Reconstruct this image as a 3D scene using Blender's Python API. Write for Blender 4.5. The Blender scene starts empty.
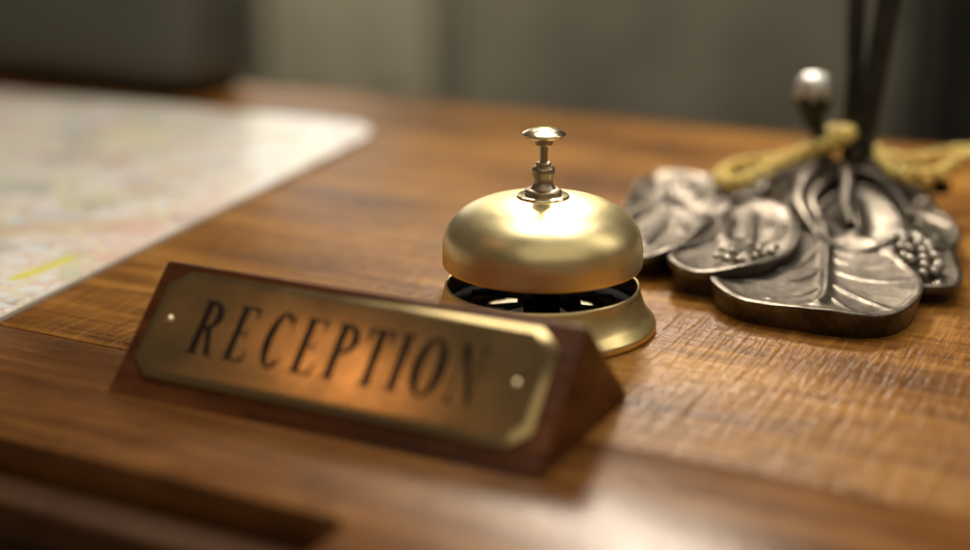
import bpy, bmesh, math, random
from mathutils import Vector, Matrix, noise
random.seed(4)
C = bpy.context.scene.collection
S = 0.01                                    # geometry below is written in centimetres
R = math.radians
PI = math.pi

# ------------------------------------------------------------------ helpers
def link(o, parent=None):
    C.objects.link(o)
    if parent is not None:
        o.parent = parent
    return o

def tag(o, label=None, cat=None, group=None, kind=None):
    if label: o['label'] = label
    if cat: o['category'] = cat
    if group: o['group'] = group
    if kind: o['kind'] = kind
    return o

def empty(name, loc, rz, label, cat, group=None):
    o = bpy.data.objects.new(name, None)
    o.empty_display_size = 0.02
    o.location = Vector(loc) * S
    o.rotation_euler = (0, 0, rz)
    link(o)
    return tag(o, label, cat, group)

class MB:
    """collects vertices (cm) and faces, links them as one mesh object"""
    def __init__(s):
        s.v = []; s.f = []
    def add(s, vs, fs):
        k = len(s.v)
        s.v += [tuple(p) for p in vs]
        s.f += [tuple(i + k for i in q) for q in fs]
        return s
    def build(s, name, mat, parent=None, off=(0, 0, 0), sharp=35, smooth=True, bevel=0, segs=2):
        me = bpy.data.meshes.new(name)
        off = Vector(off)
        me.from_pydata([(Vector(p) - off) * S for p in s.v], [], s.f)
        me.validate()
        bm = bmesh.new(); bm.from_mesh(me)
        bmesh.ops.recalc_face_normals(bm, faces=bm.faces)
        if bevel:
            es = [e for e in bm.edges if len(e.link_faces) == 2 and e.calc_face_angle(0) > R(30)]
            bmesh.ops.bevel(bm, geom=es, offset=bevel * S, segments=segs, profile=0.5, affect='EDGES')
        for f in bm.faces: f.smooth = smooth
        bm.to_mesh(me); bm.free()
        if smooth: me.set_sharp_from_angle(angle=R(sharp))
        me.materials.append(mat)
        o = bpy.data.objects.new(name, me)
        if parent is None: o.location = off * S
        return link(o, parent)

def lathe(mb, prof, seg=96, cx=0, cy=0, cz=0, close=True):
    """prof: list of (r, z) from bottom to top / outside to inside"""
    vs = []; fs = []; rows = []
    for (r, z) in prof:
        if r < 1e-5:
            rows.append([len(vs)]); vs.append((cx, cy, cz + z))
        else:
            rows.append(list(range(len(vs), len(vs) + seg)))
            for i in range(seg):
                a = 2 * PI * i / seg
                vs.append((cx + r * math.cos(a), cy + r * math.sin(a), cz + z))
    for a, b in zip(rows, rows[1:]):
        for i in range(seg):
            j = (i + 1) % seg
            if len(a) == 1 and len(b) == 1: continue
            if len(a) == 1: fs.append((a[0], b[j], b[i]))
            elif len(b) == 1: fs.append((a[i], a[j], b[0]))
            else: fs.append((a[i], a[j], b[j], b[i]))
    return mb.add(vs, fs)

def spline(pts, n, closed=False):
    """Catmull-Rom through points (any dimension), n samples"""
    P = [Vector(p) for p in pts]
    m = len(P); out = []
    segs = m if closed else m - 1
    for k in range(n):
        t = k * segs / (n if closed else (n - 1))
        i = min(int(t), segs - 1); f = t - i
        if closed:
            a, b, c, d = P[(i - 1) % m], P[i % m], P[(i + 1) % m], P[(i + 2) % m]
        else:
            a, b, c, d = P[max(i - 1, 0)], P[i], P[i + 1], P[min(i + 2, m - 1)]
        out.append(0.5 * ((2 * b) + (c - a) * f + (2 * a - 5 * b + 4 * c - d) * f * f + (3 * b - a - 3 * c + d) * f ** 3))
    return out

def smooth_prof(pts, n):
    return [(max(p.x, 0), p.y) for p in spline([(a, b) for a, b in pts], n)]

def tube(mb, path, rad, seg=16, cap=True):
    """path: list of Vector, rad: float or list"""
    n = len(path)
    rad = rad if isinstance(rad, (list, tuple)) else [rad] * n
    vs = []; fs = []
    t0 = (path[1] - path[0]).normalized()
    nrm = t0.orthogonal().normalized()
    for i in range(n):
        t = (path[min(i + 1, n - 1)] - path[max(i - 1, 0)]).normalized()
        nrm = (nrm - t * nrm.dot(t)).normalized()
        b = t.cross(nrm)
        for k in range(seg):
            a = 2 * PI * k / seg
            vs.append(path[i] + (nrm * math.cos(a) + b * math.sin(a)) * rad[i])
    for i in range(n - 1):
        for k in range(seg):
            j = (k + 1) % seg
            fs.append((i * seg + k, i * seg + j, (i + 1) * seg + j, (i + 1) * seg + k))
    if cap:
        fs.append(tuple(range(seg))[::-1]); fs.append(tuple((n - 1) * seg + k for k in range(seg)))
    return mb.add(vs, fs)

def ball(mb, c, r, sx=1, sy=1, sz=1, nu=14, nv=9):
    prof = [(r * math.sin(PI * i / nv), -r * math.cos(PI * i / nv)) for i in range(nv + 1)]
    prof[0] = (0, -r); prof[-1] = (0, r)
    t = MB(); lathe(t, prof, nu)
    return mb.add([(c[0] + v[0] * sx, c[1] + v[1] * sy, c[2] + v[2] * sz) for v in t.v], t.f)

def prism(mb, poly, z0, z1):
    """extrude a simple polygon in z"""
    n = len(poly)
    vs = [(x, y, z0) for x, y in poly] + [(x, y, z1) for x, y in poly]
    fs = [tuple(range(n))[::-1], tuple(range(n, 2 * n))] + [(i, (i + 1) % n, n + (i + 1) % n, n + i) for i in range(n)]
    return mb.add(vs, fs)

def box(mb, x0, x1, y0, y1, z0, z1):
    return prism(mb, [(x0, y0), (x1, y0), (x1, y1), (x0, y1)], z0, z1)

# ------------------------------------------------------------------ materials
class Mat:
    def __init__(s, name):
        s.m = bpy.data.materials.new(name); s.m.use_nodes = True
        s.t = s.m.node_tree; s.n = s.t.nodes; s.n.clear()
        s.out = s.n.new('ShaderNodeOutputMaterial')
        s.p = s.n.new('ShaderNodeBsdfPrincipled')
        s.t.links.new(s.p.outputs[0], s.out.inputs[0])
    def new(s, typ, **kw):
        n = s.n.new('ShaderNode' + typ)
        for k, v in kw.items():
            if hasattr(n, k): setattr(n, k, v)
        return n
    def put(s, sock, v):
        if isinstance(v, bpy.types.NodeSocket): s.t.links.new(v, sock)
        elif isinstance(v, (tuple, list)) and len(v) == 3 and sock.type == 'RGBA': sock.default_value = (*v, 1)
        else: sock.default_value = v
    def set(s, **kw):
        names = dict(base='Base Color', metal='Metallic', rough='Roughness', coat='Coat Weight', coat_rough='Coat Roughness',
                     normal='Normal', spec='Specular IOR Level', aniso='Anisotropic', sheen='Sheen Weight', ior='IOR', tangent='Tangent')
        for k, v in kw.items(): s.put(s.p.inputs[names[k]], v)
        return s
    def coords(s, scale=(1, 1, 1), rot=(0, 0, 0), loc=(0, 0, 0)):
        tc = s.new('TexCoord'); mp = s.new('Mapping')
        s.t.links.new(tc.outputs['Object'], mp.inputs[0])
        mp.inputs['Scale'].default_value = scale; mp.inputs['Rotation'].default_value = rot; mp.inputs['Location'].default_value = loc
        return mp.outputs[0]
    def noise(s, vec, scale, detail=4, rough=0.5, dist=0):
        n = s.new('TexNoise'); s.put(n.inputs['Vector'], vec)
        n.inputs['Scale'].default_value = scale; n.inputs['Detail'].default_value = detail
        n.inputs['Roughness'].default_value = rough; n.inputs['Distortion'].default_value = dist
        return n.outputs['Fac']
    def ramp(s, fac, stops):
        n = s.new('ValToRGB'); s.put(n.inputs[0], fac)
        e = n.color_ramp.elements
        while len(e) < len(stops): e.new(0.5)
        for el, (p, c) in zip(e, stops):
            el.position = p
            el.color = (*c, 1) if isinstance(c, tuple) else (c, c, c, 1)
        return n.outputs[0]
    def mix(s, fac, a, b, mode='MIX'):
        n = s.new('Mix', data_type='RGBA', blend_type=mode)
        s.put(n.inputs['Factor'], fac); s.put(n.inputs[6], a); s.put(n.inputs[7], b)
        return n.outputs[2]
    def math(s, op, a, b=0.0):
        n = s.new('Math', operation=op); s.put(n.inputs[0], a); s.put(n.inputs[1], b)
        return n.outputs[0]
    def range(s, v, a, b, c, d):
        n = s.new('MapRange'); s.put(n.inputs[0], v)
        for i, q in enumerate((a, b, c, d)): n.inputs[i + 1].default_value = q
        return n.outputs[0]
    def bump(s, h, strength, dist, normal=None):
        n = s.new('Bump'); s.put(n.inputs['Height'], h)
        n.inputs['Strength'].default_value = strength; n.inputs['Distance'].default_value = dist
        if normal is not None: s.put(n.inputs['Normal'], normal)
        return n.outputs[0]

def wood(name, dark, mid, light, fleck=0.6, rough=0.36, seed=0.0, pore=0.5, bumps=1.0, spec=0.13, gs=1.0):
    """varnished wood, grain along local x; fleck = figure that runs across the grain"""
    m = Mat(name)
    g1 = m.coords((1.0 * gs, 9 * gs, 9 * gs), loc=(seed, seed * 2.1, 0))
    big = m.noise(g1, 2.6, 5, 0.55, 0.6)
    g2 = m.coords((5 * gs, 130 * gs, 130 * gs), loc=(seed, 0, 0))
    fine = m.noise(g2, 4.0, 4, 0.6, 0.2)
    blot = m.noise(m.coords((1, 1.6, 1), loc=(3 + seed, 0, 0)), 9, 4, 0.6)
    f1 = m.math('ADD', m.math('MULTIPLY', big, 0.62), m.math('MULTIPLY', blot, 0.38))
    band = m.noise(m.coords((2.2 * gs, 34 * gs, 34 * gs), loc=(seed + 1.7, 0, 0), rot=(0, 0, R(2))), 3.0, 5, 0.62, 0.4)
    f1 = m.math('ADD', f1, m.range(band, 0.3, 0.7, -0.11, 0.11))
    col = m.ramp(f1, [(0.34, dark), (0.50, mid), (0.66, light)])
    col = m.mix(m.range(fine, 0.35, 0.7, 0.0, 0.40), col, tuple(c * 0.6 for c in mid))
    # short open pores, elongated with the grain
    pv = m.coords((14, 90, 90), loc=(seed, 1, 0))
    por = m.noise(pv, 9.0, 2, 0.5)
    pm = m.range(por, 0.60, 0.70, 0.0, pore)
    col = m.mix(pm, col, tuple(c * 0.30 for c in dark))
    # ray flecks / figure across the grain
    fv = m.coords((150, 16, 30), rot=(0, 0, R(6)), loc=(seed, 0, 0))
    fl = m.noise(fv, 2.2, 2, 0.5, 0.5)
    area = m.range(m.noise(m.coords((1, 1, 1), loc=(seed + 5, 0, 0)), 7, 2, 0.5), 0.38, 0.62, 0.25, 1.0)
    flm = m.math('MULTIPLY', m.range(fl, 0.50, 0.75, 0.0, fleck * 0.55), area)
    col = m.mix(flm, col, tuple(min(1, c * 1.35) for c in light))
    # small scratches and dents
    sp = m.noise(m.coords((1, 1, 1), loc=(seed + 9, 0, 0)), 190, 3, 0.65)
    wear = m.noise(m.coords((1, 1.4, 1), loc=(seed + 4, 2, 0)), 38, 5, 0.68)
    col = m.mix(m.range(wear, 0.54, 0.70, 0.0, 0.62), col, tuple(c * 0.45 for c in mid))
    scr = m.noise(m.coords((9, 260, 1), rot=(0, 0, R(-38)), loc=(seed, 3, 0)), 2.4, 2, 0.5)
    scm = m.math('MULTIPLY', m.range(scr, 0.71, 0.75, 0.0, 0.35), m.range(blot, 0.5, 0.6, 0, 1))
    col = m.mix(scm, col, tuple(min(1, c * 1.2) for c in light))
    rg = m.math('ADD', m.range(blot, 0.3, 0.7, rough - 0.05, rough + 0.10), m.range(fine, 0.3, 0.7, -0.04, 0.06))
    h = m.math('ADD', m.math('MULTIPLY', fl, 2.8 * fleck), m.math('MULTIPLY', sp, 0.9))
    h = m.math('ADD', h, m.math('MULTIPLY', fine, 0.12))
    h = m.math('SUBTRACT', h, m.math('MULTIPLY', pm, 0.7))
    h = m.math('SUBTRACT', h, m.math('MULTIPLY', scm, 0.8))
    h = m.math('ADD', h, m.math('MULTIPLY', wear, 0.9))
    nb = m.bump(h, 0.75 * bumps, 0.0007)
    m.set(base=col, rough=rg, spec=spec, normal=nb)
    return m.m

M = {}
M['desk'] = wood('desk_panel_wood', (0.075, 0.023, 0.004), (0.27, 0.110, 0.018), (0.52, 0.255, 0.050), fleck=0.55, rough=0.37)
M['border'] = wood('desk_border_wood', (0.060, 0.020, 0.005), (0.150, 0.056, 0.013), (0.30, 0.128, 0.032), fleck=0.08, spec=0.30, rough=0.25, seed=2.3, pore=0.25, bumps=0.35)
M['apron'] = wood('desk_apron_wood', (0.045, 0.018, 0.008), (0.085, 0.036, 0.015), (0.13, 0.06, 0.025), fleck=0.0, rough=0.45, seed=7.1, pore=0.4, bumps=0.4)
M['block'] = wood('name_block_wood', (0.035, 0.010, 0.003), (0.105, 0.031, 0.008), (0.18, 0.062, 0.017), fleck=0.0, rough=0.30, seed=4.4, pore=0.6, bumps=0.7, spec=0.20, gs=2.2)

def brass(name, col, rough, streak=1.0, dirt=0.35):
    m = Mat(name)
    v = m.coords((1, 1, 1))
    n1 = m.noise(v, 60, 4, 0.6)
    n2 = m.noise(m.coords((30, 30, 400)), 6, 3, 0.6)
    c = m.mix(m.range(n1, 0.45, 0.75, 0, dirt), col, tuple(q * k for q, k in zip(col, (0.62, 0.52, 0.42))))
    r = m.math('ADD', m.range(n1, 0.3, 0.7, rough - 0.04, rough + 0.07), m.range(n2, 0.3, 0.7, -0.04 * streak, 0.04 * streak))
    sp = m.noise(v, 900, 2, 0.5)
    nb = m.bump(m.math('ADD', m.math('MULTIPLY', n2, 0.6), m.math('MULTIPLY', sp, 0.4)), 0.10 * streak, 0.0003)
    m.set(base=c, metal=1.0, rough=r, normal=nb)
    return m.m
M['bell'] = brass('brushed_brass', (0.88, 0.75, 0.41), 0.355, dirt=0.18, streak=0.4)
M['bell_base'] = brass('satin_brass', (0.82, 0.68, 0.34), 0.34, dirt=0.18)
M['plate'] = brass('plate_brass', (0.54, 0.41, 0.20), 0.20, dirt=0.22, streak=0.25)
M['plunger'] = brass('old_steel_brass', (0.50, 0.43, 0.32), 0.34, dirt=0.4)
M['button'] = brass('polished_brass', (0.90, 0.80, 0.55), 0.16, dirt=0.1)

def plain(name, base, rough=0.5, metal=0.0, var=0.25, scale=80, bump=0.1, **kw):
    m = Mat(name)
    n = m.noise(m.coords(), scale, 4, 0.6)
    c = m.mix(m.range(n, 0.3, 0.7, 0, 1), tuple(q * (1 - var) for q in base), tuple(min(1, q * (1 + var)) for q in base))
    m.set(base=c, rough=m.range(n, 0.3, 0.7, max(rough - .06, 0.02), rough + .06), metal=metal, normal=m.bump(n, bump, 0.0005), **kw)
    return m.m
M['black'] = plain('black_japanned_metal', (0.006, 0.0055, 0.005), 0.7, spec=0.04)
M['engrave'] = plain('black_engraving', (0.016, 0.010, 0.006), 0.5, spec=0.15)
M['rivet'] = brass('rivet_brass', (0.85, 0.74, 0.50), 0.2, dirt=0.1)

def pewter(name, dark, light, rough):
    """cast metal with a brown patina, worn brighter in irregular patches"""
    m = Mat(name)
    v = m.coords()
    n1 = m.noise(v, 45, 5, 0.62)
    n2 = m.noise(v, 420, 3, 0.6)
    f = m.math('ADD', m.math('MULTIPLY', n1, 0.75), m.math('MULTIPLY', n2, 0.25))
    c = m.mix(m.range(f, 0.40, 0.60, 0, 1), dark, light)
    r = m.range(f, 0.3, 0.7, rough + 0.09, rough - 0.05)
    nb = m.bump(m.math('ADD', m.math('MULTIPLY', n2, 0.5), m.math('MULTIPLY', n1, 0.5)), 0.35, 0.0007)
    m.set(base=c, metal=0.92, rough=r, normal=nb)
    return m.m
M['pewter'] = pewter('patinated_cast_metal', (0.062, 0.049, 0.037), (0.180, 0.155, 0.125), 0.41)
M['worn'] = pewter('rubbed_cast_metal', (0.26, 0.23, 0.19), (0.50, 0.46, 0.39), 0.42)
M['stem'] = pewter('dark_patinated_rod', (0.036, 0.040, 0.040), (0.075, 0.080, 0.078), 0.50)
M['lit_metal'] = pewter('painted_lit_metal', (0.66, 0.64, 0.60), (0.92, 0.91, 0.88), 0.44)  # bud cap metal, colour lightened to stand for light caught on top

def rope_mat():
    m = Mat('golden_cotton')
    v = m.coords()
    n = m.noise(v, 90, 4, 0.6); f = m.noise(m.coords((300, 300, 300)), 5, 3, 0.6)
    c = m.ramp(n, [(0.3, (0.58, 0.40, 0.07)), (0.55, (0.84, 0.63, 0.15)), (0.75, (0.92, 0.76, 0.26))])
    m.set(base=c, rough=0.62, sheen=0.3, normal=m.bump(f, 0.5, 0.0006))
    return m.m
M['rope'] = rope_mat()

def map_mat():
    """printed street map: pale blocks, thin streets, tinted districts, small dark print"""
    m = Mat('printed_map')
    v = m.coords((1, 1, 1))
    base = (0.95, 0.945, 0.93)
    vo = m.new('TexVoronoi', feature='F1'); m.put(vo.inputs['Vector'], v); vo.inputs['Scale'].default_value = 42
    sep = m.new('SeparateColor'); m.put(sep.inputs[0], vo.outputs['Color'])
    c = m.mix(m.range(sep.outputs[0], 0.80, 0.84, 0, 0.6), base, (0.60, 0.68, 0.38))
    c = m.mix(m.range(sep.outputs[1], 0.76, 0.80, 0, 0.5), c, (0.80, 0.50, 0.40))
    c = m.mix(m.range(sep.outputs[2], 0.84, 0.88, 0, 0.5), c, (0.52, 0.56, 0.66))
    big = m.noise(m.coords((1, 1, 1), loc=(0.31, 0.2, 0)), 5.5, 2, 0.5)
    c = m.mix(m.range(big, 0.58, 0.66, 0, 0.35), c, (0.84, 0.42, 0.36))
    c = m.mix(m.range(big, 0.42, 0.34, 0, 0.3), c, (0.50, 0.62, 0.33))
    ve = m.new('TexVoronoi', feature='DISTANCE_TO_EDGE'); m.put(ve.inputs['Vector'], m.coords((1, 1.3, 1), rot=(0, 0, 0.5))); ve.inputs['Scale'].default_value = 75
    c = m.mix(m.range(ve.outputs['Distance'], 0.03, 0.09, 0.75, 0.0), c, (0.83, 0.55, 0.36))
    v3 = m.new('TexVoronoi', feature='DISTANCE_TO_EDGE'); m.put(v3.inputs['Vector'], m.coords((1, 1, 1), rot=(0, 0, 0.2))); v3.inputs['Scale'].default_value = 18
    c = m.mix(m.range(v3.outputs['Distance'], 0.02, 0.035, 0.9, 0.0), c, (0.93, 0.86, 0.62))
    txt = m.noise(m.coords((60, 240, 1), rot=(0, 0, 0.35)), 3.0, 2, 0.5)
    spots = m.noise(m.coords((1, 1, 1), loc=(2, 0, 0)), 24, 2, 0.5)
    tm = m.math('MULTIPLY', m.range(txt, 0.52, 0.6, 0, 1), m.range(spots, 0.60, 0.66, 0, 0.8))
    c = m.mix(tm, c, (0.16, 0.17, 0.20))
    fold = m.noise(m.coords((1, 1, 1)), 14, 3, 0.5)
    m.set(base=c, rough=0.45, coat=0.7, coat_rough=0.34, normal=m.bump(fold, 0.25, 0.004))
    return m.m
M['map'] = map_mat()
M['card'] = plain('map_card_edge', (0.62, 0.58, 0.52), 0.6, var=0.08)
M['highlight'] = plain('yellow_marker_ink', (0.78, 0.72, 0.10), 0.5, var=0.12, scale=200)

# ------------------------------------------------------------------ desk
YAW = R(-24.4)
desk = empty('wooden_desk', (0, 0, 0), YAW, 'brown varnished wooden reception desk carrying the bell, name plate, map and lamp', 'desk')
p = MB(); box(p, -90, 75, -9.87, 43.2, -2.2, 0)
p.build('top_panel', M['desk'], desk, bevel=0.12)
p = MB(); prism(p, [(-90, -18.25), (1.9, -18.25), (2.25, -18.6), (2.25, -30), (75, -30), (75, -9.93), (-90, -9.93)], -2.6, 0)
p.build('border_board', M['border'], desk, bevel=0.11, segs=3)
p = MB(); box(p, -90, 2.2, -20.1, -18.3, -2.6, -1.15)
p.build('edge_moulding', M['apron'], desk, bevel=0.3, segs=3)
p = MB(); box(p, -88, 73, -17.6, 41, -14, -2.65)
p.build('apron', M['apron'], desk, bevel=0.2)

# ------------------------------------------------------------------ call bell
bell = empty('call_bell', (0, 0, 0), 0, 'round brass call bell with a plunger button on top, behind the name plate', 'bell')
b = MB()
prof = smooth_prof([(4.50, 0.0), (4.60, 0.10), (4.59, 0.30), (4.46, 0.48), (4.26, 0.72), (4.08, 1.10), (3.97, 1.45), (3.93, 1.66), (3.90, 1.75)], 40)
prof += [(3.87, 1.78), (3.82, 1.76), (3.80, 1.68)] + [(3.84, 1.2), (3.95, 0.8), (4.2, 0.3), (4.3, 0.0)]
lathe(b, prof, 144)
b.build('base', M['bell_base'], bell)
b = MB()
lathe(b, smooth_prof([(3.79, 1.70), (3.76, 1.40), (3.68, 0.9), (3.5, 0.62), (3.3, 0.55)], 16) + [(3.3, 0.45), (0, 0.45)], 96)
b.build('base_tray', M['plunger'], bell)
b = MB()      # black spider plate: hub, outer ring and spokes with open windows between them
def sector(r0, r1, a0, a1, z0, z1, n_=16):
    A = [(r1 * math.cos(a0 + (a1 - a0) * k / n_), r1 * math.sin(a0 + (a1 - a0) * k / n_)) for k in range(n_ + 1)]
    B = [(r0 * math.cos(a1 + (a0 - a1) * k / n_), r0 * math.sin(a1 + (a0 - a1) * k / n_)) for k in range(n_ + 1)]
    prism(b, A + B, z0, z1)
lathe(b, [(2.95, 0.98), (3.66, 0.98), (3.66, 1.06), (2.95, 1.06), (2.95, 0.98)], 96)
lathe(b, [(0, 0.98), (1.0, 0.98), (1.0, 1.06), (0, 1.06)], 48)
for k in range(6):
    a = R(90 + 60 * k); sector(0.98, 2.97, a - R(13), a + R(13), 0.985, 1.055)
b.build('spider_plate', M['black'], bell)
b = MB()
lathe(b, [(0, 0.33), (0.75, 0.33), (0.75, 1.2), (0.42, 1.3), (0.42, 4.9), (0, 4.9)], 40)
b.build('post', M['black'], bell)
b = MB()      # hammer lever and its bracket inside
for a0, a1, z, w in ((R(200), R(20), 1.65, 0.28), (R(-65), R(115), 1.45, 0.22)):
    d = Vector((math.cos(a0), math.sin(a0), 0)); s_ = Vector((-d.y, d.x, 0))
    for sg in (1, -1):
        q = [d * 0.4 * sg + s_ * w, d * 2.9 * sg + s_ * w * 0.7, d * 2.9 * sg - s_ * w * 0.7, d * 0.4 * sg - s_ * w]
        prism(b, [(t.x, t.y) for t in q], z - 0.06, z + 0.06)
ball(b, (1.2, -2.5, 1.75), 0.32); ball(b, (2.7, 1.0, 1.75), 0.3)
b.build('hammer_lever', M['black'], bell, bevel=0)
b = MB()
outer = smooth_prof([(3.955, 2.60), (3.995, 2.70), (4.00, 3.05), (3.985, 3.42), (3.88, 3.92), (3.62, 4.36), (3.20, 4.74), (2.60, 5.04), (1.90, 5.23), (1.20, 5.33), (0.5, 5.36)], 60)
inner = [(0.5, 5.2), (1.2, 5.17), (2.5, 4.88), (3.1, 4.58), (3.5, 4.2), (3.76, 3.7), (3.86, 3.1), (3.87, 2.66), (3.91, 2.59)]
lathe(b, outer + inner + [outer[0]], 160)
b.build('dome', M['bell'], bell)
b = MB()
lathe(b, [(0.3, 5.33), (1.02, 5.33), (1.05, 5.37), (1.02, 5.42), (0.92, 5.45), (0.55, 5.46), (0.3, 5.46)], 64)
b.build('washer', M['button'], bell)
b = MB()
lathe(b, smooth_prof([(0.72, 5.44), (0.74, 5.50), (0.73, 5.60), (0.66, 5.66)], 8) +
      smooth_prof([(0.50, 5.68), (0.40, 5.85), (0.37, 6.05), (0.42, 6.22), (0.46, 6.36), (0.44, 6.50), (0.36, 6.58)], 24) +
      [(0.30, 6.60), (0.31, 6.68), (0.26, 6.74), (0.165, 6.76), (0.165, 7.34), (0.20, 7.38), (0.34, 7.44), (0.37, 7.54), (0.37, 7.66), (0.3, 7.70), (0, 7.70)], 48)
pl = b.build('plunger', M['plunger'], bell)
b = MB()
lathe(b, smooth_prof([(0.30, 7.69), (0.62, 7.70), (0.82, 7.76), (0.87, 7.83), (0.83, 7.90), (0.66, 8.00), (0.42, 8.08), (0.2, 8.12), (0, 8.13)], 36), 64)
b.build('button', M['button'], pl)

# ------------------------------------------------------------------ name plate block
NY = R(-23.93)
NO = (-15.416, -7.918, 0)
L_, DP, HH, RO = 16.79, 7.5, 3.83, 3.80
npb = empty('name_plate', NO, NY, 'wedge shaped wooden name block with a brass plate reading RECEPTION', 'name plate')
b = MB()
e = 0.10
sec = [(0.0, 0.0), (DP, 0.0), (DP, 0.28), (RO + 0.22, HH - 0.06), (RO + 0.02, HH), (RO - 0.14, HH - 0.12)]
vs = [(0, y, z) for y, z in sec] + [(L_, y, z) for y, z in sec]
n = len(sec)
b.add(vs, [tuple(range(n))[::-1], tuple(range(n, 2 * n))] + [(i, (i + 1) % n, n + (i + 1) % n, n + i) for i in range(n)])
b.build('wood_block', M['block'], npb, bevel=0.055, segs=3)
sl = math.hypot(RO, HH); ca, sa = RO / sl, HH / sl
def face(s, t, h):       # s along, t up the slope, h out of the face
    return (s, t * ca - h * sa, t * sa + h * ca)
def octo(inset, ch):
    s0, s1, t0, t1 = 0.55 + inset, 16.15 - inset, 0.80 + inset, 5.08 - inset
    c1 = ch
    return [(s0 + c1, t0), (s1 - c1, t0), (s1, t0 + c1 * .85), (s1, t1 - c1 * .85), (s1 - c1, t1), (s0 + c1, t1), (s0, t1 - c1 * .85), (s0, t0 + c1 * .85)]
b = MB()
rings = [(octo(0.0, 0.75), 0.02), (octo(0.0, 0.75), 0.09), (octo(0.015, 0.75), 0.115), (octo(0.25, 0.70), 0.222), (octo(0.28, 0.69), 0.225)]
vs = []; fs = []
for poly, h in rings: vs += [face(s, t, h) for s, t in poly]
for k in range(len(rings) - 1):
    for i in range(8):
        j = (i + 1) % 8
        fs.append((k * 8 + i, k * 8 + j, (k + 1) * 8 + j, (k + 1) * 8 + i))
fs.append(tuple((len(rings) - 1) * 8 + i for i in range(8))); fs.append(tuple(range(8))[::-1])
b.add(vs, fs)
plate = b.build('brass_plate', M['plate'], npb, sharp=20)
PH = 0.225
for s_, t_ in ((1.38, 3.05), (15.14, 2.95)):
    b = MB(); t = MB()
    lathe(t, [(0.155, 0), (0.155, 0.03), (0.12, 0.08), (0.06, 0.105), (0, 0.11)], 24)
    b.add([face(s_ + x, t_ + y, PH + z) for x, y, z in t.v], t.f)
    b.build('rivet', M['rivet'], plate)
# lettering: serif capitals, filled black
LT = MB(); kk = [0]
def lpoly(poly, s0, w, hgt=2.12, t0=1.92):
    kk[0] += 1
    z0, z1 = PH - 0.01, PH + 0.006 + 0.0004 * (kk[0] % 9)
    n_ = len(poly)
    a = [face(s0 + x * w, t0 + y * hgt, z0) for x, y in poly]; c = [face(s0 + x * w, t0 + y * hgt, z1) for x, y in poly]
    LT.add(a + c, [tuple(range(n_))[::-1], tuple(range(n_, 2 * n_))] + [(i, (i + 1) % n_, n_ + (i + 1) % n_, n_ + i) for i in range(n_)])
def bar(x0, x1, y0, y1, s0, w): lpoly([(x0, y0), (x1, y0), (x1, y1), (x0, y1)], s0, w)
def stem(x, th, s0, w, y0=0.0, y1=1.0):
    bar(x - th / 2, x + th / 2, y0, y1, s0, w)
def serif(x, y, s0, w, hw=0.26, up=1):
    lpoly([(x - hw, y), (x + hw, y), (x + hw, y + 0.022 * up), (x + 0.12, y + 0.05 * up), (x - 0.12, y + 0.05 * up), (x - hw, y + 0.022 * up)], s0, w)
def arc(cx, cy, rx, ry, tx, ty, a0, a1, s0, w, n_=28):
    """ring segment whose thickness is tx at the sides and ty at top and bottom"""
    for i in range(n_):
        u0, u1 = a0 + (a1 - a0) * i / n_, a0 + (a1 - a0) * (i + 1) / n_
        q = [(cx + rx * math.cos(u0), cy + ry * math.sin(u0)), (cx + rx * math.cos(u1), cy + ry * math.sin(u1)),
             (cx + (rx - tx) * math.cos(u1), cy + (ry - ty) * math.sin(u1)), (cx + (rx - tx) * math.cos(u0), cy + (ry - ty) * math.sin(u0))]
        lpoly(q, s0, w)
TH = 0.30
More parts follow.
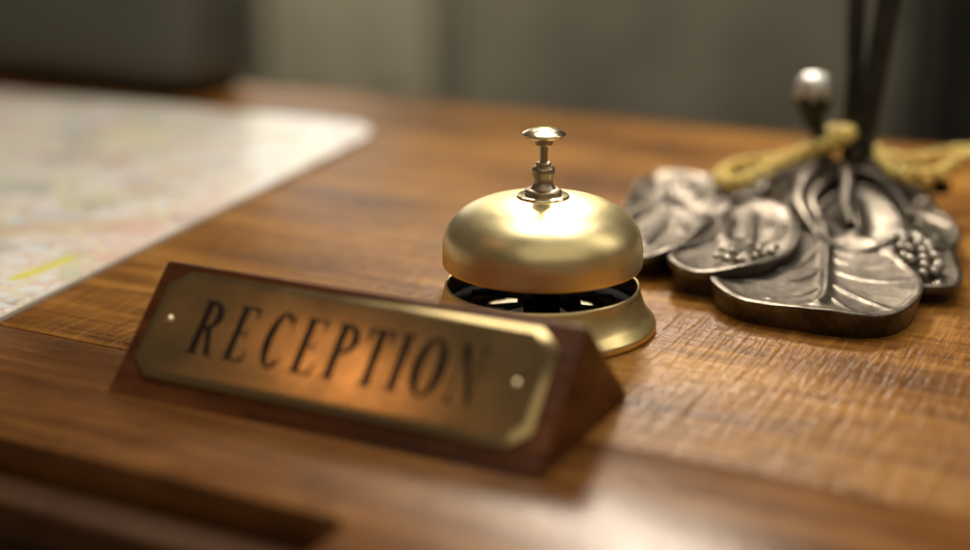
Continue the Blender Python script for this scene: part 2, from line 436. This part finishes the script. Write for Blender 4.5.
def letter(ch, s0, w):
    if ch in 'REPI':
        x = 0.24 if ch != 'I' else 0.5
        stem(x, TH, s0, w); serif(x, 0, s0, w); serif(x, 1, s0, w, up=-1)
    if ch in 'RP':
        arc(0.36, 0.73, 0.58, 0.27, 0.29, 0.06, -PI / 2, PI / 2, s0, w, 20)
        bar(0.3, 0.37, 0.95, 1.0, s0, w); bar(0.3, 0.37, 0.46, 0.51, s0, w)
    if ch == 'R':
        lpoly([(0.42, 0.50), (0.66, 0.50), (1.02, 0.03), (1.12, 0.03), (1.12, 0), (0.80, 0)], s0, w)
    if ch == 'E':
        bar(0.3, 0.9, 0.0, 0.045, s0, w); bar(0.3, 0.88, 0.955, 1.0, s0, w); bar(0.3, 0.66, 0.49, 0.53, s0, w)
        lpoly([(0.90, 0.0), (0.98, 0.24), (0.93, 0.24), (0.76, 0.03)], s0, w)
        lpoly([(0.88, 1.0), (0.92, 0.78), (0.87, 0.78), (0.74, 0.97)], s0, w)
        lpoly([(0.62, 0.40), (0.68, 0.40), (0.68, 0.62), (0.62, 0.62)], s0, w)
    if ch == 'C':
        arc(0.54, 0.5, 0.50, 0.52, 0.30, 0.055, R(48), R(312), s0, w, 36)
        lpoly([(0.84, 0.98), (0.92, 0.98), (0.92, 0.70), (0.84, 0.80)], s0, w)
        lpoly([(0.84, 0.16), (0.92, 0.26), (0.90, 0.12), (0.80, 0.06)], s0, w)
    if ch == 'O':
        arc(0.5, 0.5, 0.50, 0.52, 0.29, 0.055, 0, 2 * PI, s0, w, 44)
    if ch == 'T':
        stem(0.5, TH, s0, w); serif(0.5, 0, s0, w); bar(0.02, 0.98, 0.955, 1.0, s0, w)
        lpoly([(0.02, 1.0), (0.02, 0.74), (0.07, 0.74), (0.22, 0.97)], s0, w); lpoly([(0.98, 1.0), (0.98, 0.74), (0.93, 0.74), (0.78, 0.97)], s0, w)
    if ch == 'N':
        stem(0.16, 0.07, s0, w); stem(0.90, 0.07, s0, w)
        lpoly([(0.08, 1.0), (0.38, 1.0), (0.95, 0.0), (0.84, 0.0)], s0, w)
        serif(0.16, 0, s0, w, 0.2); serif(0.90, 1, s0, w, 0.2, up=-1); bar(-0.04, 0.2, 0.97, 1.0, s0, w)
for ch, s0, w in (('R', 2.60, 1.0), ('E', 4.12, 0.95), ('C', 5.50, 1.05), ('E', 6.92, 0.95), ('P', 8.22, 1.0), ('T', 9.42, 1.02), ('I', 10.42, 1.0), ('O', 11.42, 1.18), ('N', 12.86, 1.0)):
    letter(ch, s0, w)
LT.build('lettering', M['engrave'], plate, smooth=False)

# ------------------------------------------------------------------ street map on card
mo = empty('street_map', (-12, 40, 0), 0, 'white printed street map on stiff card with rounded corner, lying at the left', 'map')
def unit(a): return Vector((math.cos(a), math.sin(a), 0))
corner = Vector((-10.45, 40.75, 0)); d1 = unit(R(254.5)); d2 = unit(R(158.3))
rad = 5.2
poly = []
for i in range(11):
    t = i / 10
    a_, b_ = corner + d1 * rad, corner + d2 * rad
    q = a_ * (1 - t) ** 2 + corner * 2 * t * (1 - t) + b_ * t * t
    poly.append((q.x, q.y))
e2 = corner + d2 * 62; e1 = corner + d1 * 62
poly += [(e2.x, e2.y), ((e2 + d1 * 62).x, (e2 + d1 * 62).y), (e1.x, e1.y)]
off = (-12, 40, 0)
b = MB(); prism(b, poly, 0.0, 0.26); b.build('card', M['card'], mo, off=off, bevel=0.03)
b = MB(); c_ = Vector((sum(x for x, y in poly[:11]) / 11, sum(y for x, y in poly[:11]) / 11, 0))
ins = []
cen = corner + d1 * 31 + d2 * 31
for x, y in poly:
    v = cen - Vector((x, y, 0)); v.normalize(); ins.append((x + v.x * 0.12, y + v.y * 0.12))
prism(b, ins, 0.262, 0.275); b.build('printed_sheet', M['map'], mo, off=off)
b = MB()
A, B_ = Vector((-23.4, 4.2, 0)), Vector((-21.7, 7.9, 0)); s_ = (B_ - A).normalized(); s_ = Vector((-s_.y, s_.x, 0)) * 0.33
pts = [A + s_, A - s_ * 0.8] + [A.lerp(B_, t) - s_ * (1 + 0.12 * math.sin(t * 9)) for t in (0.2, 0.4, 0.6, 0.8)] + [B_ - s_ * 0.7, B_ + s_ * 0.9] + [A.lerp(B_, t) + s_ * (1 + 0.1 * math.sin(t * 12)) for t in (0.8, 0.6, 0.4, 0.2)]
prism(b, [(q.x, q.y) for q in pts], 0.2755, 0.2775)
tag(b.build('marker_stroke', M['highlight'], mo, off=off), 'yellow highlighter stroke on the printed map')

# ------------------------------------------------------------------ lamp foot with cast leaves
LO = (15.6, 16.0, 0)
lamp = empty('table_lamp', LO, 0, 'dark cast metal lamp foot of lily leaves and flowers with two thin stems', 'lamp')
def leaf(outline, z0, tilt=(0, 0), bowl=0.3, power=2.2, veins=(), zb=0.0, draft=0.06, lip=0.07, cen=None, N=150, K=34, rip=(0, 0, 0), nz=0.03, rimw=0.0, side=None, hump=None, thick=None):
    pts = [Vector((q.x, q.y, 0)) for q in spline([(x, y, 0) for x, y in outline], N, True)]
    c = Vector((*cen, 0)) if cen else sum(pts, Vector()) / N
    def dseg(p, a, q):
        ab = q - a; t = max(0, min(1, (p - a).dot(ab) / ab.length_squared))
        return (p - a - ab * t).length
    V = []
    for (pl_, h, w) in veins:
        sm = [Vector((q.x, q.y, 0)) for q in spline([(x, y, 0) for x, y in pl_], 10)]
        V.append((sm, h, w))
    def top(p, r, a):
        z = z0 + tilt[0] * (p.x - c.x) + tilt[1] * (p.y - c.y)
        z += bowl * (r ** power - 1)
        z += rip[0] * math.sin(rip[1] * a + rip[2]) * r * r * (0.35 + 0.65 * r)
        vm = 0
        for k, (sm, h, w) in enumerate(V):
            d = min(dseg(p, sm[i], sm[i + 1]) for i in range(len(sm) - 1))
            if d < 3.2 * w: vm = max(vm, h * math.exp(-(d / w) ** 2) * min(1, (1 - r) * 6 + 0.15))
        z += vm
        if hump: 
            for (hx, hy, hh, hw) in hump:
                z += hh * math.exp(-((p.x - hx) ** 2 + (p.y - hy) ** 2) / hw ** 2)
        z += nz * noise.noise(Vector((p.x * 1.1, p.y * 1.1, z0 * 7))) + nz * 0.4 * noise.noise(Vector((p.x * 3.3, p.y * 3.3, z0)))
        if rimw: z += rimw * math.exp(-((r - 0.955) / 0.035) ** 2)
        return z
    vs = [(c.x, c.y, top(c, 0, 0))]; fs = []
    rows = []
    for k in range(1, K + 1):
        r = (k / K) ** 0.85
        row = []
        for i, q in enumerate(pts):
            p = c.lerp(q, r)
            row.append(len(vs)); vs.append((p.x, p.y, top(p, r, 2 * PI * i / N)))
        rows.append(row)
    rim = [Vector(vs[i]) for i in rows[-1]]
    out = [(q - c).normalized() for q in pts]
    def ring(dx, dz, absz=None):
        row = []
        for q, o in zip(rim, out):
            row.append(len(vs)); z = absz if absz is not None else q.z + dz
            vs.append((q.x + o.x * dx, q.y + o.y * dx, z))
        rows.append(row)
    ring(lip * 0.55, -lip * 0.2); ring(lip * 0.95, -lip * 0.8); ring(lip, -lip * 1.8)
    if thick:
        ring(lip * 0.4, -thick * 0.85); ring(-0.15, -thick); ring(-draft, 0, zb)
    else:
        ring(lip - draft * 0.4, -0.45); ring(lip - draft * 0.9, 0, zb + 0.08); ring(lip - draft, 0, zb)
    for i in range(N): fs.append((0, rows[0][i], rows[0][(i + 1) % N]))
    for a, b2 in zip(rows, rows[1:]):
        for i in range(N):
            j = (i + 1) % N; fs.append((a[i], b2[i], b2[j], a[j]))
    fs.append(tuple(rows[-1])[::-1])
    m = MB(); m.add(vs, fs); return m
# front lily leaf
mv = [([(13.6, 11.6), (13.03, 8.78), (12.33, 5.06), (11.65, 1.73), (11.06, 0.3)], 0.20, 0.24)]
for v in ([(13.0, 8.4), (13.6, 7.3), (14.9, 7.6), (15.4, 7.5)], [(12.85, 7.0), (13.44, 5.9), (14.6, 5.6), (15.77, 5.9)], [(12.5, 5.4), (13.3, 4.2), (14.6, 3.3), (15.6, 3.2)], [(12.14, 3.4), (12.83, 1.8), (13.47, 0.3), (13.8, -0.6)], [(11.75, 1.9), (12.04, 0.5), (12.2, -0.8)],
          [(12.91, 8.9), (11.76, 6.6), (10.94, 5.6), (9.6, 5.0)], [(12.5, 6.4), (11.6, 4.6), (10.4, 3.6), (8.6, 3.3)], [(11.81, 3.0), (10.54, 1.7), (9.22, 1.1)], [(11.32, 1.3), (10.3, 0.5), (9.6, 0.2)]):
    mv.append((v, 0.07, 0.12))
leaf([(7.15, 3.2), (7.45, 1.6), (8.3, 0.5), (9.9, -0.35), (11.3, -1.05), (12.7, -1.3), (13.9, -0.9), (15.0, 0.45), (15.72, 2.29), (15.94, 4.5), (15.70, 6.7), (15.15, 8.4), (14.3, 9.3), (13.4, 9.6), (12.2, 9.9), (10.9, 9.2), (9.3, 7.6), (7.9, 5.5)],
     1.16, tilt=(0.012, 0.02), bowl=0.34, power=2.6, veins=mv, cen=(12.0, 3.6), rip=(0.07, 5, 1.0), rimw=0.05, nz=0.025, K=56, N=200, draft=0.22).build('front_leaf', M['pewter'], lamp, off=LO)
# flower on the left of it
leaf([(5.5, 5.3), (5.7, 4.2), (6.6, 3.5), (8.0, 3.4), (9.45, 4.3), (10.75, 5.95), (11.5, 7.6), (11.95, 10.1), (11.9, 12.6), (11.1, 14.0), (9.6, 14.2), (8.3, 12.0), (7.0, 9.0), (6.0, 7.0)],
     1.52, tilt=(0.02, 0.02), bowl=0.36, power=2.5, cen=(8.9, 8.2), rip=(0.10, 5, 0.3), rimw=0.08, thick=0.42, zb=0.0, draft=0.5,
     veins=[([(9.2, 6.4), (9.6, 9.0), (10.2, 12.5)], 0.16, 0.18), ([(8.9, 6.6), (8.4, 9.0), (9.0, 12)], 0.10, 0.25), ([(10.0, 7.0), (10.9, 9.0), (11.2, 11)], 0.12, 0.22)]).build('flower_cup', M['pewter'], lamp, off=LO)
fl = [o for o in lamp.children if o.name.startswith('flower_cup')][0]
def stamen(p0, p1, r0, r1, parent):
    a, b2 = Vector(p0), Vector(p1)
    m = MB(); mid = a.lerp(b2, 0.5) + Vector((0, 0, 0.06))
    tube(m, spline([a, mid, b2], 6), [r0, r0, r0, r0 * .9, r0 * .9, r0], 8)
    ball(m, b2, r1, 1, 1, 0.85, 10, 7)
    m.build('stamen', M['worn'], parent, off=LO)
base_p = Vector((9.1, 6.2, 1.1))
for (x, y) in [(7.55, 5.2), (7.9, 6.2), (8.46, 7.0), (8.9, 7.45), (9.2, 6.75), (9.83, 7.1), (10.45, 7.1), (10.1, 6.2), (10.0, 5.5), (9.2, 4.9), (8.5, 4.65), (7.95, 4.4), (8.3, 5.6), (9.5, 6.0)]:
    q = Vector((x, y, 1.42 + 0.22 * random.random()))
    stamen(base_p.lerp(Vector((x, y, 1.1)), 0.35), q, 0.09, 0.16 + 0.05 * random.random(), fl)
# leaf at the far left
leaf([(3.4, 7.2), (4.4, 6.1), (5.5, 6.35), (7.15, 7.85), (8.2, 9.8), (8.75, 11.8), (9.5, 14.4), (9.5, 17.8), (8.9, 20.6), (7.2, 21.2), (5.9, 20.4), (4.7, 17.2), (3.8, 12.5), (3.2, 9)],
     1.45, tilt=(0.02, 0.02), bowl=0.32, power=2.4, cen=(6.2, 13.5), rip=(0.10, 6, 2.0), rimw=0.09, thick=0.4, zb=0.0, draft=0.6,
     veins=[([(6.4, 17.5), (6.0, 13), (4.6, 8)], 0.16, 0.28), ([(6.2, 15), (7.6, 13.0), (8.3, 11.6)], 0.14, 0.25), ([(6.1, 13), (7.0, 11.0), (7.0, 9.0)], 0.14, 0.25), ([(6, 15), (4.6, 13.5), (3.8, 11)], 0.12, 0.25)],
     hump=[(8.3, 16.0, 0.55, 0.7), (9.0, 14.6, 0.4, 0.55), (6.4, 15.4, 0.45, 0.6), (7.3, 18.0, 0.5, 0.8), (5.2, 18.2, 0.45, 0.8), (8.1, 12.2, 0.25, 0.5), (6.9, 10.6, 0.22, 0.45)]).build('side_leaf', M['pewter'], lamp, off=LO)
# central mound the stems grow from, with flowing folds
fold = []
for k in range(9):
    a = R(190 + k * 29)
    fold.append(([(16.1 + 0.7 * math.cos(a - .3), 19.2 + 0.7 * math.sin(a - .3)), (16.1 + 2.4 * math.cos(a), 19.2 + 2.4 * math.sin(a)), (16.1 + 4.6 * math.cos(a + .35), 19.2 + 4.6 * math.sin(a + .35))], 0.32, 0.36))
leaf([(16.0 + 4.4 * math.cos(a) * (1 + .08 * math.sin(3 * a)), 18.6 + 5.0 * math.sin(a) * (1 + .06 * math.cos(4 * a))) for a in [2 * PI * i / 16 for i in range(16)]],
     1.15, bowl=-1.2, power=0.9, cen=(16.1, 19.4), veins=fold, nz=0.12, K=40).build('root_mound', M['pewter'], lamp, off=LO)
# tall curled fold left of the stems
leaf([(10.0, 10.6), (10.6, 9.6), (11.6, 10.3), (12.6, 12.6), (13.7, 15.4), (14.9, 18.2), (14.6, 20.4), (13.4, 21.0), (12.0, 19.0), (11.0, 16.0), (10.2, 13)],
     1.55, tilt=(0.10, 0.07), bowl=0.28, power=2.4, cen=(12.2, 15.2), rimw=0.16, zb=0.3, draft=0.3, rip=(0.08, 4, 0),
     veins=[([(14.3, 19.6), (12.6, 15.4), (10.6, 10.8)], 0.42, 0.42), ([(13.2, 18.6), (11.6, 15.2)], 0.2, 0.3)]).build('curled_leaf', M['pewter'], lamp, off=LO)
# open cupped flower in front of the stems
leaf([(12.9, 10.6), (12.75, 9.0), (13.3, 7.9), (14.4, 7.3), (15.7, 7.9), (16.9, 9.4), (17.2, 11.6), (16.9, 13.6), (15.9, 14.8), (14.5, 14.4), (13.4, 12.8)],
     1.75, tilt=(0.03, 0.13), bowl=0.85, power=1.9, cen=(15.0, 10.6), rimw=0.14, zb=0.3, draft=0.7, thick=0.5, rip=(0.14, 3, 0.6), veins=[([(15.2, 13.6), (15.0, 11.4), (14.6, 10.2)], 0.35, 0.4), ([(13.6, 11.6), (14.2, 10.4)], 0.2, 0.3)]).build('cupped_petal', M['pewter'], lamp, off=LO)
# stalks that flow from the mound down into the front leaf and the petals
def ridge(path, r0, r1, flat=0.7):
    m = MB(); P = spline(path, 36)
    tube(m, P, [r0 + (r1 - r0) * k / 35 for k in range(36)], 14)
    m.build('leaf_stalk', M['pewter'], lamp, off=LO)
ridge([(15.4, 18.0, 2.4), (14.4, 16.2, 2.25), (13.2, 13.6, 1.9), (13.1, 11.4, 1.55), (13.1, 9.6, 1.2), (12.85, 7.6, 0.95)], 0.42, 0.24)
ridge([(15.0, 18.4, 2.5), (13.6, 16.6, 2.4), (12.5, 13.6, 1.95), (12.5, 11.2, 1.5), (12.75, 9.4, 1.15), (12.7, 8.0, 0.9)], 0.50, 0.22)
ridge([(15.8, 17.6, 2.5), (16.9, 16.2, 2.4), (17.4, 14.0, 2.0), (17.5, 11.6, 1.6)], 0.45, 0.25)
ridge([(15.4, 17.4, 2.6), (15.2, 15.8, 2.75), (15.0, 14.2, 2.5), (14.6, 12.6, 1.9), (14.6, 11.2, 1.35)], 0.48, 0.28)
# berry flower at the right with its own leaf
leaf([(15.6, 3.6), (16.4, 3.0), (17.4, 3.3), (18.0, 4.6), (18.35, 6.6), (18.6, 8.8), (18.2, 10.8), (17.2, 11.2), (16.4, 9.6), (15.8, 6.6)],
     0.98, tilt=(0.03, 0.015), bowl=0.26, power=2.4, cen=(17.0, 6.8), rimw=0.08, thick=0.4, draft=0.5, veins=[([(17.2, 10), (17.0, 6.5), (16.8, 3.6)], 0.14, 0.2)]).build('berry_leaf', M['pewter'], lamp, off=LO)
bl = [o for o in lamp.children if o.name.startswith('berry_leaf')][0]
berries = []
for k in range(60):
    for _ in range(50):
        u_, v_ = random.uniform(-1, 1), random.uniform(-1, 1)
        if u_ * u_ + v_ * v_ > 1: continue
        x = 16.55 + 0.98 * u_ + 0.15 * v_; y = 7.2 + 3.1 * v_
        if all((x - q[0]) ** 2 + (y - q[1]) ** 2 > 0.46 ** 2 for q in berries):
            berries.append((x, y, 1.05 + 0.62 * (1 - u_ * u_ - v_ * v_))); break
for (x, y, z) in berries[:34]:
    m = MB(); r_ = 0.22 + 0.07 * random.random()
    tube(m, [Vector((x, y, 0.75)), Vector((x, y, z - 0.1))], 0.12, 8); ball(m, (x, y, z), r_, 1, 1, 1.1, 12, 8)
    m.build('berry', M['worn'], bl, off=LO)
# drooping leaf at the right edge
leaf([(17.0, 10.6), (17.9, 8.6), (18.9, 8.9), (19.7, 11.0), (19.9, 13.4), (19.5, 16.2), (18.8, 18.2), (18.2, 18.6), (17.7, 17.6), (17.3, 14.5)],
     1.3, tilt=(-0.10, 0.05), bowl=0.22, power=2.2, cen=(18.6, 13.6), rimw=0.08, draft=0.3, veins=[([(18.4, 19.6), (18.4, 14.5), (18.3, 10.0)], 0.2, 0.2), ([(18.4, 15), (19.6, 12.5)], 0.1, 0.2), ([(18.5, 17), (20.0, 15.5)], 0.1, 0.2)]).build('drooping_leaf', M['pewter'], lamp, off=LO)
# back leaf, mostly hidden
leaf([(9.5, 20.0), (11.0, 18.6), (14, 20), (17, 20.5), (18.4, 20.6), (19.0, 23.5), (18, 26.0), (15.5, 27.6), (12, 26.4), (9.8, 23.4)],
     0.9, bowl=0.25, cen=(15.5, 23.5), rimw=0.08, draft=0.3, veins=[([(15.6, 20.5), (15.5, 27)], 0.16, 0.25)]).build('back_leaf', M['pewter'], lamp, off=LO)
# stems
b = MB()
tube(b, spline([(16.9, 19.3, 1.9), (16.7, 19.1, 2.8), (16.65, 19.0, 3.6), (16.95, 19.0, 7), (17.35, 19.0, 11.2), (18.0, 19.1, 18), (18.2, 19.3, 28)], 60),
     [1.9, 1.75, 1.55, 1.35, 1.18, 1.02, 0.9, 0.80, 0.72, 0.67, 0.63] + [0.60 + 0.03 * math.cos(i * 0.1) for i in range(49)], 24)
b.build('stem', M['stem'], lamp, off=LO)
b = MB()
tube(b, spline([(16.3, 20.6, 1.9), (16.3, 20.5, 3.2), (16.2, 20.2, 6), (15.95, 20.0, 11), (15.5, 20.0, 18), (15.2, 19.8, 28)], 60),
     [0.8, 0.75, 0.68, 0.62, 0.56, 0.52, 0.49] + [0.47] * 53, 24)
b.build('stem', M['stem'], lamp, off=LO)
# scroll knobs at the foot of the stems
b = MB()
ball(b, (16.0, 18.0, 3.1), 0.42, 0.8, 0.8, 1.35); ball(b, (15.5, 17.2, 2.35), 0.40, 1.1, 0.9, 0.9); ball(b, (16.9, 17.9, 2.6), 0.5, 1.2, 0.9, 0.9)
b.build('scroll_knob', M['pewter'], lamp, off=LO)
# bud on its own short stalk
b = MB()
tube(b, spline([(15.0, 19.7, 1.8), (14.75, 19.9, 3.2), (14.42, 20, 4.3), (14.22, 20, 5.2)], 24), [0.5 - 0.006 * i for i in range(24)], 18)
lathe(b, smooth_prof([(0.40, 4.3), (0.58, 4.75), (0.80, 5.2), (0.95, 5.65), (0.96, 5.95), (0.80, 6.12), (0, 6.12)], 24), 40, 14.16, 20)
bud = b.build('bud', M['stem'], lamp, off=LO)
b = MB()      # domed cap with a scalloped lower edge
vs = []; fs = []; seg = 72
pr = smooth_prof([(0.70, 5.86), (0.93, 5.98), (0.96, 6.28), (0.91, 6.56), (0.78, 6.84), (0.55, 7.04), (0.25, 7.12), (0, 7.13)], 22)
t = MB(); lathe(t, pr, seg)
vs = []
for (x, y, z) in t.v:
    a = math.atan2(y, x); k = max(0, (6.9 - z) / 0.9)
    sc = (1 + 0.09 * math.cos(7 * a) * min(1, k + 0.5)) * (1 + 0.05 * noise.noise(Vector((x * 4, y * 4, z * 4))))
    vs.append((14.13 + x * sc, 20 + y * sc, z + 0.08 - 0.20 * k * math.cos(7 * a)))
b.add(vs, t.f)
tag(b.build('bud_cap', M['lit_metal'], bud, off=LO), 'cast metal tip of the bud, with bright light painted into its colour')

# ------------------------------------------------------------------ golden twisted cord
cord = empty('twisted_cord', (15, 18, 1.5), 0, 'golden yellow twisted cord looped over the leaves and around the lamp stems', 'cord')
def strands(path, n=420, r=0.21, off_r=0.255, turns=26, seg=12):
    P = spline(path, n)
    m = MB()
    frames = []
    t = (P[1] - P[0]).normalized(); nrm = t.orthogonal().normalized()
    for i in range(n):
        t = (P[min(i + 1, n - 1)] - P[max(i - 1, 0)]).normalized()
        nrm = (nrm - t * nrm.dot(t)).normalized(); frames.append((nrm.copy(), t.cross(nrm)))
    for k in range(2):
        q = []
        for i in range(n):
            a = 2 * PI * turns * i / n + PI * k
            q.append(P[i] + (frames[i][0] * math.cos(a) + frames[i][1] * math.sin(a)) * off_r)
        tube(m, q, [r * (1 + 0.06 * noise.noise(q[i] * 1.5)) for i in range(n)], seg)
    return m
co = (15, 18, 1.5)
strands([(22.67, 20.4, 2.75), (21.45, 18.86, 2.65), (20.12, 16.94, 2.5), (18.6, 16.8, 2.5), (17.9, 18.4, 2.6), (17.7, 20.2, 2.9), (16.6, 21.6, 3.2), (14.6, 21.3, 2.85), (12.41, 19.75, 2.55), (10.63, 19.0, 2.5), (9.55, 17.7, 2.45), (9.0, 16.2, 2.35), (9.5, 15.2, 2.35), (10.39, 15.7, 2.45), (12.33, 18.4, 2.65),
         (13.7, 19.0, 3.1), (14.6, 18.2, 3.75), (15.2, 17.8, 4.15), (15.75, 18.4, 4.3), (15.5, 19.8, 4.1), (15.5, 21.4, 3.7), (16.8, 22.0, 3.2), (18.0, 20.6, 2.7), (19.52, 20.3, 2.45), (21.39, 21.4, 2.5), (23.2, 22.6, 2.5), (26, 23.5, 1.9), (29, 24.0, 0.6)],
        n=800, turns=25).build('rope', M['rope'], cord, off=co)
b = MB()
tube(b, spline([(20.9, 17.6, 1.55), (20.5, 17.8, 1.75), (20.1, 18.0, 1.95)], 12), [0.2, 0.34, 0.40, 0.42, 0.42, 0.42, 0.42, 0.42, 0.42, 0.40, 0.34, 0.2], 16)
b.build('clip', M['black'], cord, off=co)
b = MB(); ball(b, (19.85, 17.9, 1.75), 0.36, 0.9, 0.9, 1.25)
b.build('bead', M['rope'], cord, off=co)

# ------------------------------------------------------------------ background
M['wall'] = plain('painted_wall', (0.25, 0.235, 0.18), 0.8, var=0.45, scale=2.6)
M['door'] = plain('pale_painted_wood', (0.62, 0.58, 0.44), 0.6, var=0.08, scale=4)
M['cupboard'] = plain('dark_stained_wood', (0.10, 0.105, 0.09), 0.5, var=0.2, scale=8)
M['curtain'] = plain('dark_cloth', (0.075, 0.070, 0.058), 0.85, var=0.2, scale=10)
b = MB(); box(b, -260, 260, 262, 270, -90, 160)
tag(b.build('wall', M['wall'], None, off=(0, 262, 0)), 'plain grey brown wall far behind the desk', 'wall', kind='structure')
bx = empty('upright_box', (-32.2, 54.6, 0), YAW, 'tall dark upright box with rounded edges standing behind the map at the upper left', 'box')
def loc(u, v, z): return (u, v, z)
b = MB(); box(b, -36, 7.2, -2, 7.0, 0.4, 24)
bb = b.build('body', M['cupboard'], bx, bevel=2.2, segs=4)
b = MB(); box(b, -35.4, 6.6, -2.35, -2.02, 19.5, 20.3); b.build('lid_seam', M['black'], bx, bevel=0.08)
b = MB(); box(b, -34, 5.4, -1, 6, 0.0, 0.42); b.build('foot', M['black'], bx)
dr = empty('panel_door', (-45, 258, -90), 0, 'pale panelled door blurred behind the desk beside the dark cupboard', 'door')
of = (-45, 258, -90)
b = MB(); box(b, -62, -25, 257, 261, -90, 120); b.build('door_leaf', M['door'], dr, off=of, bevel=0.4)
b = MB(); box(b, -25, -20, 255, 261.5, -90, 125); b.build('door_frame', M['wall'], dr, off=of, bevel=0.4)
for z0, z1 in ((-80, -40), (-34, 30), (38, 110)):
    b = MB(); box(b, -57, -46, 255.6, 257, z0, z1); b.build('door_panel', M['door'], dr, off=of, bevel=0.4)
    b = MB(); box(b, -41, -29, 255.6, 257, z0, z1); b.build('door_panel', M['door'], dr, off=of, bevel=0.4)
b = MB(); vs = []; fs = []; NX = 120
for i in range(NX + 1):
    x = 76 + 34 * i / NX; y = 245 + 4.0 * math.sin(i * 0.42) + 1.5 * math.sin(i * 0.93)
    vs += [(x, y, -90), (x, y, 140), (x, y + 1.2, -90), (x, y + 1.2, 140)]
for i in range(NX):
    a = i * 4; c = a + 4
    fs += [(a, c, c + 1, a + 1), (a + 2, a + 3, c + 3, c + 2), (a + 1, c + 1, c + 3, a + 3), (a, a + 2, c + 2, c)]
b.add(vs, fs)
tag(b.build('curtain', M['curtain'], None, off=(93, 245, -90), sharp=60), 'dark hanging curtain blurred behind the lamp at the upper right', 'curtain')

# ------------------------------------------------------------------ light
def area(name, loc, target, size, power, col, size_y=None, shape='DISK', spread=180):
    l = bpy.data.lights.new(name, 'AREA'); l.shape = 'ELLIPSE' if size_y and shape == 'DISK' else shape
    l.size = size * S
    if size_y: l.size_y = size_y * S
    l.energy = power; l.color = col; l.spread = R(spread)
    o = bpy.data.objects.new(name, l); o.location = Vector(loc) * S
    o.rotation_euler = (Vector(target) - Vector(loc)).to_track_quat('-Z', 'Y').to_euler()
    return link(o)
area('key_lamp', (6, 92, 76), (15, 0, 0), 22, 0.80, (1.0, 0.87, 0.70), spread=48)
area('ceiling_lamp', (12, 44, 150), (8, 5, 0), 112, 17.8, (1.0, 0.95, 0.84), size_y=100, shape='RECTANGLE')
area('window_lamp', (-38, 140, 31), (-17, 36, 0), 30, 0.16, (1.0, 0.97, 0.93), size_y=26, shape='RECTANGLE', spread=90)
area('side_lamp', (105, 5, 85), (8, 2, 2), 40, 0.50, (1.0, 0.90, 0.72), size_y=80, shape='RECTANGLE', spread=80)
area('front_lamp', (40, -140, 130), (0, 0, 2), 280, 7.5, (1.0, 0.88, 0.66), size_y=170, shape='RECTANGLE')
area('warm_lamp', (-86, -29, 100), (-7, -11, 2), 22, 0.25, (1.0, 0.46, 0.20))
area('room_lamp', (-20, 190, 130), (0, 262, -20), 60, 11.5, (1.0, 0.93, 0.76))
w = bpy.data.worlds.new('World'); bpy.context.scene.world = w; w.use_nodes = True
bg = w.node_tree.nodes['Background']; bg.inputs[0].default_value = (1.0, 0.76, 0.56, 1); bg.inputs[1].default_value = 0.085

# ------------------------------------------------------------------ camera
cd = bpy.data.cameras.new('camera'); cam = bpy.data.objects.new('camera', cd); link(cam)
cam.location = Vector((0, -53.907, 18.657)) * S
pit, yw = 0.29815, 0.04254
cam.rotation_euler = (PI / 2 - pit, 0, yw)
cd.sensor_width = 36; cd.lens = 52.16; cd.clip_start = 0.01; cd.clip_end = 50
cd.dof.use_dof = True; cd.dof.focus_distance = 0.553; cd.dof.aperture_fstop = 2.4; cd.dof.aperture_blades = 0
sc = bpy.context.scene
sc.camera = cam
sc.view_settings.view_transform = 'Standard'
try: sc.view_settings.look = 'None'
except Exception: pass
sc.view_settings.exposure = 0; sc.view_settings.gamma = 1
sc.cycles.use_denoising = True
